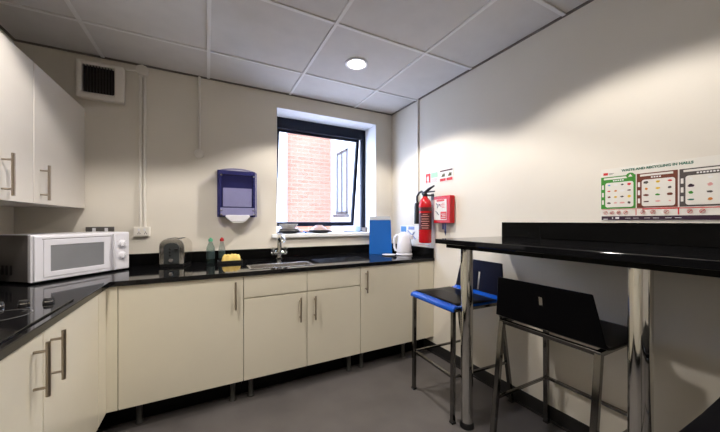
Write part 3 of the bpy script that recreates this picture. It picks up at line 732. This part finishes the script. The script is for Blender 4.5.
bm = BM(); hy = ey + 0.098
sweep(bm, [(ex, ey + 0.015, 1.418), (ex, ey + 0.045, 1.440), (ex, ey + 0.080, 1.432), (ex, hy + 0.014, 1.40), (ex, hy + 0.016, 1.37), (ex, hy + 0.008, 1.342)], 0.010, 10)
obj('hose', bm, M['dark'], t, smooth=True)
bm = BM(); lathe(bm, [(0.016, 1.345), (0.030, 1.335), (0.034, 1.30), (0.036, 1.15), (0.032, 1.148)], ex, hy, 24); obj('horn', bm, M['dark'], t, smooth=True)
bm = BM(); box(bm, ex + 0.02, W - 0.001, ey - 0.02, ey + 0.02, 1.398, 1.410); box(bm, W - 0.006, W - 0.001, ey - 0.018, ey + 0.018, 1.36, 1.42)
obj('wall_bracket', bm, M['dark'], t, bevel=0.001)

t = thing('fire_blanket_box', 'red fire blanket box with white label beside the extinguisher', 'fire blanket box', (W, 1.86, 1.17))
bx = 1.742
bm = BM(); box(bm, bx, W - 0.001, 1.772, 1.966, 1.157, 1.386); obj('case', bm, M['red'], t, bevel=0.006, seg=3)
bm = BM(); box(bm, bx - 0.0015, bx + 0.001, 1.810, 1.956, 1.184, 1.356); lb = obj('label_panel', bm, M['paper'], t)
bm = BM(); box(bm, bx - 0.003, bx - 0.0012, 1.812, 1.878, 1.190, 1.252); obj('red_square', bm, M['red2'], lb)
bm = BM()
for k in range(3): box(bm, bx - 0.004, bx - 0.0028, 1.820, 1.870 - (k % 2) * 0.012, 1.202 + k * 0.014, 1.207 + k * 0.014)
obj('white_lines', bm, M['paper'], lb)
bm = BM(); box(bm, bx - 0.003, bx - 0.0012, 1.835, 1.925, 1.340, 1.354)
for k in range(4): box(bm, bx - 0.003, bx - 0.0012, 1.832, 1.862 + 0.02 * (k % 3), 1.285 + k * 0.012, 1.289 + k * 0.012)
obj('red_print', bm, M['red2'], lb)
bm = BM()
sweep(bm, [(bx - 0.002, 1.93, 1.325), (bx - 0.002, 1.905, 1.305), (bx - 0.002, 1.915, 1.285)], 0.006, 6, ry=0.0015)
sweep(bm, [(bx - 0.002, 1.94, 1.26), (bx - 0.002, 1.915, 1.245), (bx - 0.002, 1.90, 1.225)], 0.006, 6, ry=0.0015)
sweep(bm, [(bx - 0.002, 1.895, 1.318), (bx - 0.002, 1.88, 1.300)], 0.006, 6, ry=0.0015)
obj('pictogram', bm, M['navy'], lb)
bm = BM(); box(bm, bx + 0.015, bx + 0.020, 1.835, 1.850, 1.075, 1.1568); box(bm, bx + 0.015, bx + 0.020, 1.862, 1.878, 1.105, 1.1568)
prism(bm, [(bx + 0.015, 1.832, 1.09), (bx + 0.015, 1.853, 1.09), (bx + 0.015, 1.8425, 1.055)], (0.005, 0, 0))
obj('pull_tape', bm, M['navy'], t, label='dark pull tapes hanging below the box')

# small safety signs
t = thing('fire_point_sign', 'small red and pale green safety sign above the extinguisher', 'sign', (W, 2.04, 1.51))
X_ = W - 0.003
bm = BM(); box(bm, X_, W - 0.0005, 1.968, 2.134, 1.512, 1.618); obj('plate', bm, M['paper'], t, bevel=0.001)
bm = BM(); box(bm, X_ - 0.001, X_ + 0.0002, 2.066, 2.128, 1.520, 1.606); obj('red_panel', bm, M['red2'], t)
bm = BM(); box(bm, X_ - 0.002, X_ - 0.0008, 2.088, 2.106, 1.535, 1.578); box(bm, X_ - 0.002, X_ - 0.0008, 2.093, 2.101, 1.578, 1.588); box(bm, X_ - 0.002, X_ - 0.0008, 2.108, 2.114, 1.545, 1.575)
box(bm, X_ - 0.002, X_ - 0.0008, 2.076, 2.118, 1.524, 1.528)
obj('extinguisher_symbol', bm, M['paper'], t)
bm = BM(); box(bm, X_ - 0.001, X_ + 0.0002, 1.974, 2.058, 1.562, 1.606); obj('green_panel', bm, M['pgreen'], t)
bm = BM()
for k in range(4): box(bm, X_ - 0.001, X_ + 0.0002, 1.978 + 0.006 * (k % 2), 2.056, 1.522 + k * 0.009, 1.526 + k * 0.009)
obj('small_print', bm, M['pink'], t)
t = thing('fire_action_sign', 'small cream and red safety sign, right one above the blanket box', 'sign', (W, 1.87, 1.51))
bm = BM(); box(bm, X_, W - 0.0005, 1.790, 1.950, 1.510, 1.622); obj('plate', bm, M['paperc'], t, bevel=0.001)
bm = BM(); box(bm, X_ - 0.001, X_ + 0.0002, 1.797, 1.943, 1.598, 1.610); obj('heading', bm, M['blacklabel'], t)
bm = BM(); box(bm, X_ - 0.001, X_ + 0.0002, 1.797, 1.866, 1.517, 1.540); box(bm, X_ - 0.001, X_ + 0.0002, 1.874, 1.943, 1.517, 1.540); obj('red_bars', bm, M['red2'], t)
bm = BM()
for yc in (1.832, 1.908):
    bm = BM(); prism(bm, [(X_ - 0.001, yc + 0.020, 1.553), (X_ - 0.001, yc - 0.020, 1.553), (X_ - 0.001, yc - 0.004, 1.586)], (0.001, 0, 0))
    box(bm, X_ - 0.001, X_ + 0.0002, yc - 0.024, yc - 0.012, 1.555, 1.580)
    obj('pictogram', bm, M['olive'], t)

# sheet behind kettle
t = thing('notice_sheet', 'white notice sheet with blue pictures on the wall behind the kettle', 'notice', (W, 2.29, 0.934))
bm = BM(); box(bm, W - 0.0025, W - 0.0005, 2.065, 2.535, 0.934, 1.130); obj('paper', bm, M['paper'], t)
bm = BM(); box(bm, W - 0.0035, W - 0.0022, 2.43, 2.52, 1.065, 1.120); obj('blue_picture', bm, M['bluep'], t)
bm = BM(); box(bm, W - 0.0035, W - 0.0022, 2.30, 2.395, 1.090, 1.120)
sweep(bm, [(W - 0.003, 2.40, 1.08), (W - 0.003, 2.33, 1.04), (W - 0.003, 2.27, 1.00)], 0.012, 6, ry=0.001); sweep(bm, [(W - 0.003, 2.29, 1.07), (W - 0.003, 2.34, 1.02), (W - 0.003, 2.40, 0.98)], 0.012, 6, ry=0.001)
obj('blue_drawing', bm, mat('pale_blue_print', (0.22, 0.30, 0.55), 0.5), t)
bm = BM()
for k in range(7): box(bm, W - 0.0035, W - 0.0022, 2.08 + 0.02 * (k % 3), 2.24, 0.95 + k * 0.022, 0.954 + k * 0.022)
obj('small_print', bm, M['pink'], t)

# ---------------------------------------------------------------- recycling poster
PY, PZ0, PZ1 = 0.769, 1.1775, 1.437; PL = 0.66
t = thing('recycling_poster', 'wide recycling poster with green, brown and grey panels above the breakfast bar', 'poster', (W, 0.45, PZ0))
bm = BM(); box(bm, W - 0.003, W - 0.0005, PY - PL, PY, PZ0, PZ1); obj('paper', bm, M['paperc'], t)
def pr(bm, s0, s1, z0, z1, lay=1):
    x = W - 0.003 - 0.0006 * lay; box(bm, x, x + 0.0006, PY - s1, PY - s0, z0, z1)
def panel(name, s0, s1, col, lab):
    bm = BM(); pr(bm, s0, s1, 1.236, 1.396); p = obj(name, bm, M[col], t)
    bm = BM(); x = W - 0.003 - 0.0012
    pts = [(x, PY - a, b) for a, b, _ in [(q[0], q[1], 0) for q in rrect(s0 + 0.018, s1 - 0.008, 1.243, 1.366, 0.010, 0)]]
    prism(bm, pts, (0.0006, 0, 0)); obj('inner_field', bm, M['paperc'], p)
    bm = BM(); pr(bm, s0 + 0.012, s1 - 0.014, 1.382, 1.391, 2)
    for k in range(3): pr(bm, s0 + 0.004, s0 + 0.012, 1.258 + k * 0.038, 1.280 + k * 0.038, 2)
    obj('caption_strips', bm, M['paperc'], p)
    bm = BM()
    s = s0 + 0.05
    while s < s1 - 0.05: pr(bm, s, s + 0.006, 1.372, 1.378, 2); s += 0.009
    obj('panel_title', bm, M['paper'], p)
    return p
def icons(p, s0, s1, cols, rows, pal):
    i = 0
    for a in range(cols):
        for b in range(rows):
            s = s0 + 0.034 + (s1 - s0 - 0.058) * a / max(1, cols - 1); z = 1.353 - 0.0295 * b
            rx = random.uniform(0.006, 0.012); rz_ = random.uniform(0.004, 0.008); ph = random.uniform(0, 3)
            bm = BM(); x = W - 0.003 - 0.0018
            n = random.choice((4, 5, 6, 10))
            pts = [(x, PY - s + (rx * math.cos(2 * PI * k / n + ph)) * random.uniform(.7, 1.1), z + rz_ * math.sin(2 * PI * k / n + ph) * random.uniform(.7, 1.1)) for k in range(n)]
            prism(bm, pts, (0.0006, 0, 0)); obj('icon', bm, M[pal[i % len(pal)]], p); i += 1
g1 = panel('green_panel', 0.002, 0.139, 'green', ''); icons(g1, 0.002, 0.139, 4, 4, ['bluep', 'red2', 'brown', 'grey', 'paper', 'orange', 'yellowp', 'pink', 'grey', 'paper', 'grey', 'pink', 'red2', 'blacklabel', 'yellowp', 'grey'])
g2 = panel('brown_panel', 0.143, 0.279, 'brown', ''); icons(g2, 0.143, 0.279, 3, 4, ['grey', 'orange', 'brown', 'blacklabel', 'yellowp', 'yellowp', 'green', 'pink', 'red2', 'grey', 'brown', 'pink'])
g3 = panel('grey_panel', 0.284, 0.50, 'grey', ''); icons(g3, 0.284, 0.50, 4, 4, ['paper', 'plum', 'green', 'dgreen', 'paper', 'pink', 'grey', 'orange', 'yellowp', 'plum', 'pink', 'yellowp', 'grey', 'blacklabel', 'green', 'grey'])
g4 = panel('blue_panel', 0.506, 0.655, 'bluep', ''); icons(g4, 0.506, 0.655, 3, 4, ['grey', 'navy', 'bluep', 'paper', 'navy'])
bm = BM(); pr(bm, 0.004, PL - 0.004, 1.1795, 1.199); obj('footer_bar', bm, M['plum'], t)
bm = BM(); pr(bm, 0.012, 0.030, 1.182, 1.186, 2); pr(bm, 0.062, 0.076, 1.186, 1.194, 2); pr(bm, 0.048, 0.052, 1.186, 1.194, 2)
for s in (0.10, 0.13, 0.17, 0.20, 0.24, 0.27): pr(bm, s, s + 0.02, 1.188, 1.190, 2)
obj('footer_marks', bm, M['paper'], t)
bm = BM(); pr(bm, 0.004, 0.285, 1.232, 1.234, 1); pr(bm, 0.163, PL - 0.004, 1.229, 1.2325, 2); pr(bm, 0.139, 0.142, 1.203, 1.232, 2); pr(bm, 0.279, 0.283, 1.203, 1.232, 2)
obj('divider_line', bm, M['red2'], t)
for s in (0.022, 0.048, 0.075, 0.102, 0.165, 0.200, 0.244, 0.315, 0.350, 0.46, 0.49, 0.56, 0.60):   # prohibition marks
    bm = BM(); x = W - 0.0046
    sweep(bm, [(x, PY - s + 0.008 * math.cos(2 * PI * k / 16), 1.216 + 0.008 * math.sin(2 * PI * k / 16)) for k in range(16)], 0.0012, 4, ry=0.0006, close=True)
    sweep(bm, [(x, PY - s + 0.006, 1.210), (x, PY - s - 0.006, 1.222)], 0.001, 4)
    obj('prohibition_mark', bm, M['red2'], t)
bm = BM(); pr(bm, 0.012, 0.031, 1.405, 1.417, 1); obj('red_logo', bm, M['red2'], t)
bm = BM(); pr(bm, 0.034, 0.055, 1.411, 1.413, 1); pr(bm, 0.034, 0.050, 1.407, 1.4085, 1); obj('logo_caption', bm, M['grey'], t)
text('heading', 'WASTE AND RECYCLING IN HALLS', 0.0151, RWm(W - 0.0036, PY - 0.086, 1.4200), M['dgreen'], t)
bm = BM(); x = W - 0.0052
pts = [(x, PY - 0.120 + 0.016 * math.cos(2 * PI * k / 24), 1.392 + 0.014 * math.sin(2 * PI * k / 24)) for k in range(24)]
prism(bm, pts, (0.0006, 0, 0)); obj('green_emblem', bm, M['green'], t)
bm = BM(); prism(bm, [(x - 0.0006, PY - 0.112, 1.387), (x - 0.0006, PY - 0.128, 1.387), (x - 0.0006, PY - 0.120, 1.400)], (0.0006, 0, 0)); obj('emblem_arrow', bm, M['paperc'], t)

# ---------------------------------------------------------------- breakfast bar
TX, TY1, TY0, TZ = 1.200, 1.342, -0.75, 1.070
t = thing('breakfast_bar', 'high black gloss breakfast bar with chrome poles along the right wall', 'table', (1.5, 0.5, 0))
bm = BM(); box(bm, TX, W - 0.001, TY0, TY1, TZ - 0.027, TZ); obj('tabletop', bm, M['black_top'], t, bevel=0.003)
bm = BM(); box(bm, W - 0.026, W - 0.001, TY0, TY1 - 0.018, TZ + 0.0003, 1.1665); obj('upstand', bm, M['black_edge'], t, bevel=0.002)
bm = BM(); box(bm, TX + 0.04, W - 0.03, TY0 + 0.03, TY1 - 0.05, TZ - 0.050, TZ - 0.0272); obj('support_board', bm, M['black_edge'], t, bevel=0.001)
for y in (1.213, 0.452, -0.45):
    bm = BM(); cyl(bm, (1.322, y, 0.018), (1.322, y, 1.019), 0.0335, seg=40)
    pl = obj('pole', bm, M['chrome'], t, smooth=True)
    bm = BM(); lathe(bm, [(0.040, 0.0004), (0.040, 0.014), (0.035, 0.028), (0.0318, 0.034)], 1.322, y, 32); obj('foot', bm, M['dark'], pl, smooth=True)

# ---------------------------------------------------------------- bar stools
def stool(loc, rz_, lab, blue, slot, hw=0.222, lx=0.205, lr=0.0115, rake=0.294):
    t = thing('bar_stool', lab, 'stool', loc, rz_, 'bar stools at the breakfast bar')
    sz_ = 0.68
    # seat shell: rolled front edge at -y, flat, turning up at the back
    prof = [(-0.212, sz_ - 0.032), (-0.213, sz_ - 0.020), (-0.207, sz_ - 0.008), (-0.192, sz_ - 0.001), (-0.16, sz_ + 0.001), (0.0, sz_ - 0.003), (0.14, sz_ - 0.001), (0.18, sz_ + 0.004), (0.200, sz_ + 0.016)]
    bm = BM(); nx = 8; G = []
    for y, z in prof:
        G.append([bm.verts.new((-hw + 2 * hw * i / nx, y, z)) for i in range(nx + 1)])
    for A, B in zip(G, G[1:]):
        for i in range(nx): bm.faces.new((A[i], A[i + 1], B[i + 1], B[i]))
    seat = obj('seat', bm, M['seatblue'] if blue else M['seatblack'], t, world=False, smooth=True, label='glossy blue seat shell' if blue else None)
    so = seat.modifiers.new('s', 'SOLIDIFY'); so.thickness = 0.013; so.offset = -1
    b = seat.modifiers.new('b', 'BEVEL'); b.width = 0.004; b.segments = 2
    if blue:
        bm = BM(); G = []
        for y, z in [(-0.172, sz_ + 0.0020), (-0.15, sz_ + 0.003), (0.0, sz_ - 0.001), (0.140, sz_ + 0.001)]:
            G.append([bm.verts.new((-hw + 0.003 + (2 * hw - 0.006) * i / nx, y, z)) for i in range(nx + 1)])
        for A, B in zip(G, G[1:]):
            for i in range(nx): bm.faces.new((A[i], A[i + 1], B[i + 1], B[i]))
        o = obj('seat_pad', bm, M['seatblack'], t, world=False, smooth=True, label='black centre of the seat')
        so = o.modifiers.new('s', 'SOLIDIFY'); so.thickness = 0.003; so.offset = 1
    # backrest panel with slot
    bm = BM(); z0, z1 = sz_ + 0.004, 0.888; s0, s1 = slot
    us = [-1, -0.045, 0.045, 1]; z1 += 0.012 if blue else 0.0; zs = [z0, s0, s1, z1]
    def bp(u, z):
        f = (z - z0) / (z1 - z0); w = hw + -0.034 * f
        y = 0.200 + 0.030 * f - 0.012 * (1 - u * u) * 0 
        return (u * w if abs(u) == 1 else u * 0.205, y, z)
    V = [[bm.verts.new(bp(u, z)) for u in us] for z in zs]
    for i in range(3):
        for j in range(3):
            if i == 1 and j == 1: continue
            bm.faces.new((V[i][j], V[i][j + 1], V[i + 1][j + 1], V[i + 1][j]))
    o = obj('backrest', bm, M['navyseat'] if blue else M['seatblack'], t, world=False, label='dark navy backrest' if blue else None)
    so = o.modifiers.new('s', 'SOLIDIFY'); so.thickness = 0.012; so.offset = 0
    b = o.modifiers.new('b', 'BEVEL'); b.width = 0.005; b.segments = 3; b.limit_method = 'ANGLE'
    def tube(a, b_, r=lr):
        bm = BM(); a = Vector(a); b_ = Vector(b_); d = (b_ - a).normalized()
        x = Vector((1, 0, 0)); x = (x - d * x.dot(d)); x = x.normalized() if x.length > 0.1 else Vector((0, 0, 1))
        if x.length > 0 and abs(d.x) > 0.9: x = Vector((0, 0, 1))
        y = d.cross(x).normalized(); x = y.cross(d)
        rings = []
        for p in (a, b_): rings.append([bm.verts.new(p + x * (sx * r) + y * (sy * r)) for sx, sy in ((-1, -1), (1, -1), (1, 1), (-1, 1))])
        for i in range(4): bm.faces.new((rings[0][i], rings[0][(i + 1) % 4], rings[1][(i + 1) % 4], rings[1][i]))
        bm.faces.new(rings[0][::-1]); bm.faces.new(rings[1]); return bm
    for sx in (-1, 1):
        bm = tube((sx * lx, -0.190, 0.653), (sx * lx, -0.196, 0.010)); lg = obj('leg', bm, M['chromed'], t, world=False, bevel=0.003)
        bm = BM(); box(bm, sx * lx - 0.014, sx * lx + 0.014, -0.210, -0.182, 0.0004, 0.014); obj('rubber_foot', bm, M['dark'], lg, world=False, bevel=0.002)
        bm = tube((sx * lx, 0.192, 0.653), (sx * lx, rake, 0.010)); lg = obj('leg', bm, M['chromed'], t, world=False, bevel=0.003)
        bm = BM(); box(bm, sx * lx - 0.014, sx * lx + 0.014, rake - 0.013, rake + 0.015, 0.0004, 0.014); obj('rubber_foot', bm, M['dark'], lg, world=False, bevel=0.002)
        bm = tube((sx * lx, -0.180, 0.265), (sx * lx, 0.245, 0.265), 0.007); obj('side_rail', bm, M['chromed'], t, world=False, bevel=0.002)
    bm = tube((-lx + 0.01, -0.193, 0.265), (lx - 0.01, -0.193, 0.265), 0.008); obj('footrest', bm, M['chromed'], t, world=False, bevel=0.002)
    bm = BM()
    cells(bm, [-lx - 0.0115, -lx + 0.0115, lx - 0.0115, lx + 0.0115], [-0.203, -0.180, 0.182, 0.204], lambda i, j: not (i == 1 and j == 1), 0.643, 0.663)
    obj('seat_frame', bm, M['chromed'], t, world=False, bevel=0.003)
    return t
stool((1.472, 1.450, 0), math.radians(-93), 'bar stool with blue-edged seat, nearest the fire extinguisher', True, (0.70, 0.82), 0.212, 0.193)
stool((1.562, 0.806, 0), math.radians(90), 'all-black bar stool between the two chrome poles, backrest to the room', False, (0.790, 0.830), 0.243, 0.214, 0.0125, 0.275)
stool((1.135, 0.046, 0), math.radians(-90), 'black stool partly cut off at the bottom right corner', False, (0.785, 0.832))

# ---------------------------------------------------------------- ceiling downlights
LIGHTS = [(0.98, 1.940), (0.99, 0.61), (-0.33, 1.27), (0.99, -0.75), (-0.33, -0.75)]
POW = [84, 60, 76, 6, 16]
labs = ['lit round recessed downlight in the ceiling near the window', 'round downlight above the breakfast bar', 'round downlight above the left worktop', 'round downlight behind the camera on the right', 'round downlight behind the camera on the left']
for k, (x, y) in enumerate(LIGHTS):
    t = thing('ceiling_downlight', labs[k], 'ceiling light', (x, y, H), group='recessed ceiling downlights')
    bm = BM(); lathe(bm, [(0.062, H + 0.003), (0.062, H - 0.004), (0.074, H - 0.008), (0.084, H - 0.004), (0.084, H + 0.003)], x, y, 40); obj('trim_ring', bm, M['white_pl'], t, smooth=True)
    bm = BM(); lathe(bm, [(0, H - 0.016), (0.030, H - 0.0145), (0.050, H - 0.009), (0.0615, H - 0.002)], x, y, 32); obj('lens', bm, M['lamp'], t, smooth=True)
    li = bpy.data.lights.new('downlight_lamp', 'SPOT'); li.energy = POW[k]; li.color = (1.0, 0.935, 0.87)
    li.spot_size = math.radians(132); li.spot_blend = 0.22; li.shadow_soft_size = 0.045
    lo = bpy.data.objects.new('lamp', li); C.objects.link(lo); lo.parent = t; lo.location = (0, 0, -0.025)

# ---------------------------------------------------------------- sky
w = bpy.data.worlds.new('World'); scene.world = w; w.use_nodes = True
nt = w.node_tree; bg = nt.nodes['Background']
tc = nt.nodes.new('ShaderNodeTexCoord'); sp = nt.nodes.new('ShaderNodeSeparateXYZ'); cr = nt.nodes.new('ShaderNodeValToRGB')
cr.color_ramp.elements[0].position = 0.45; cr.color_ramp.elements[0].color = (0.61, 0.71, 0.98, 1)
cr.color_ramp.elements[1].position = 1.0; cr.color_ramp.elements[1].color = (0.50, 0.64, 1.0, 1)
mr = nt.nodes.new('ShaderNodeMapRange'); mr.inputs['From Min'].default_value = -1
nt.links.new(tc.outputs['Generated'], sp.inputs[0]); nt.links.new(sp.outputs['Z'], mr.inputs['Value'])
nt.links.new(mr.outputs[0], cr.inputs[0]); nt.links.new(cr.outputs[0], bg.inputs['Color'])
bg.inputs['Strength'].default_value = 12.5

# ---------------------------------------------------------------- camera
cam = bpy.data.cameras.new('camera'); co = bpy.data.objects.new('camera', cam); C.objects.link(co)
co.location = (0, 0, CAMZ); co.rotation_euler = (PI / 2, 0, -math.radians(27.49))
cam.sensor_fit = 'HORIZONTAL'; cam.sensor_width = 36.0; cam.lens = 36.0 * 294 / 720; cam.shift_y = 5.0 / 720
cam.clip_start = 0.02; cam.clip_end = 100
scene.camera = co
vs = scene.view_settings
vs.view_transform = 'Standard'; vs.look = 'None'; vs.gamma = 1.0; vs.use_curve_mapping = False
vs.exposure = 0.12
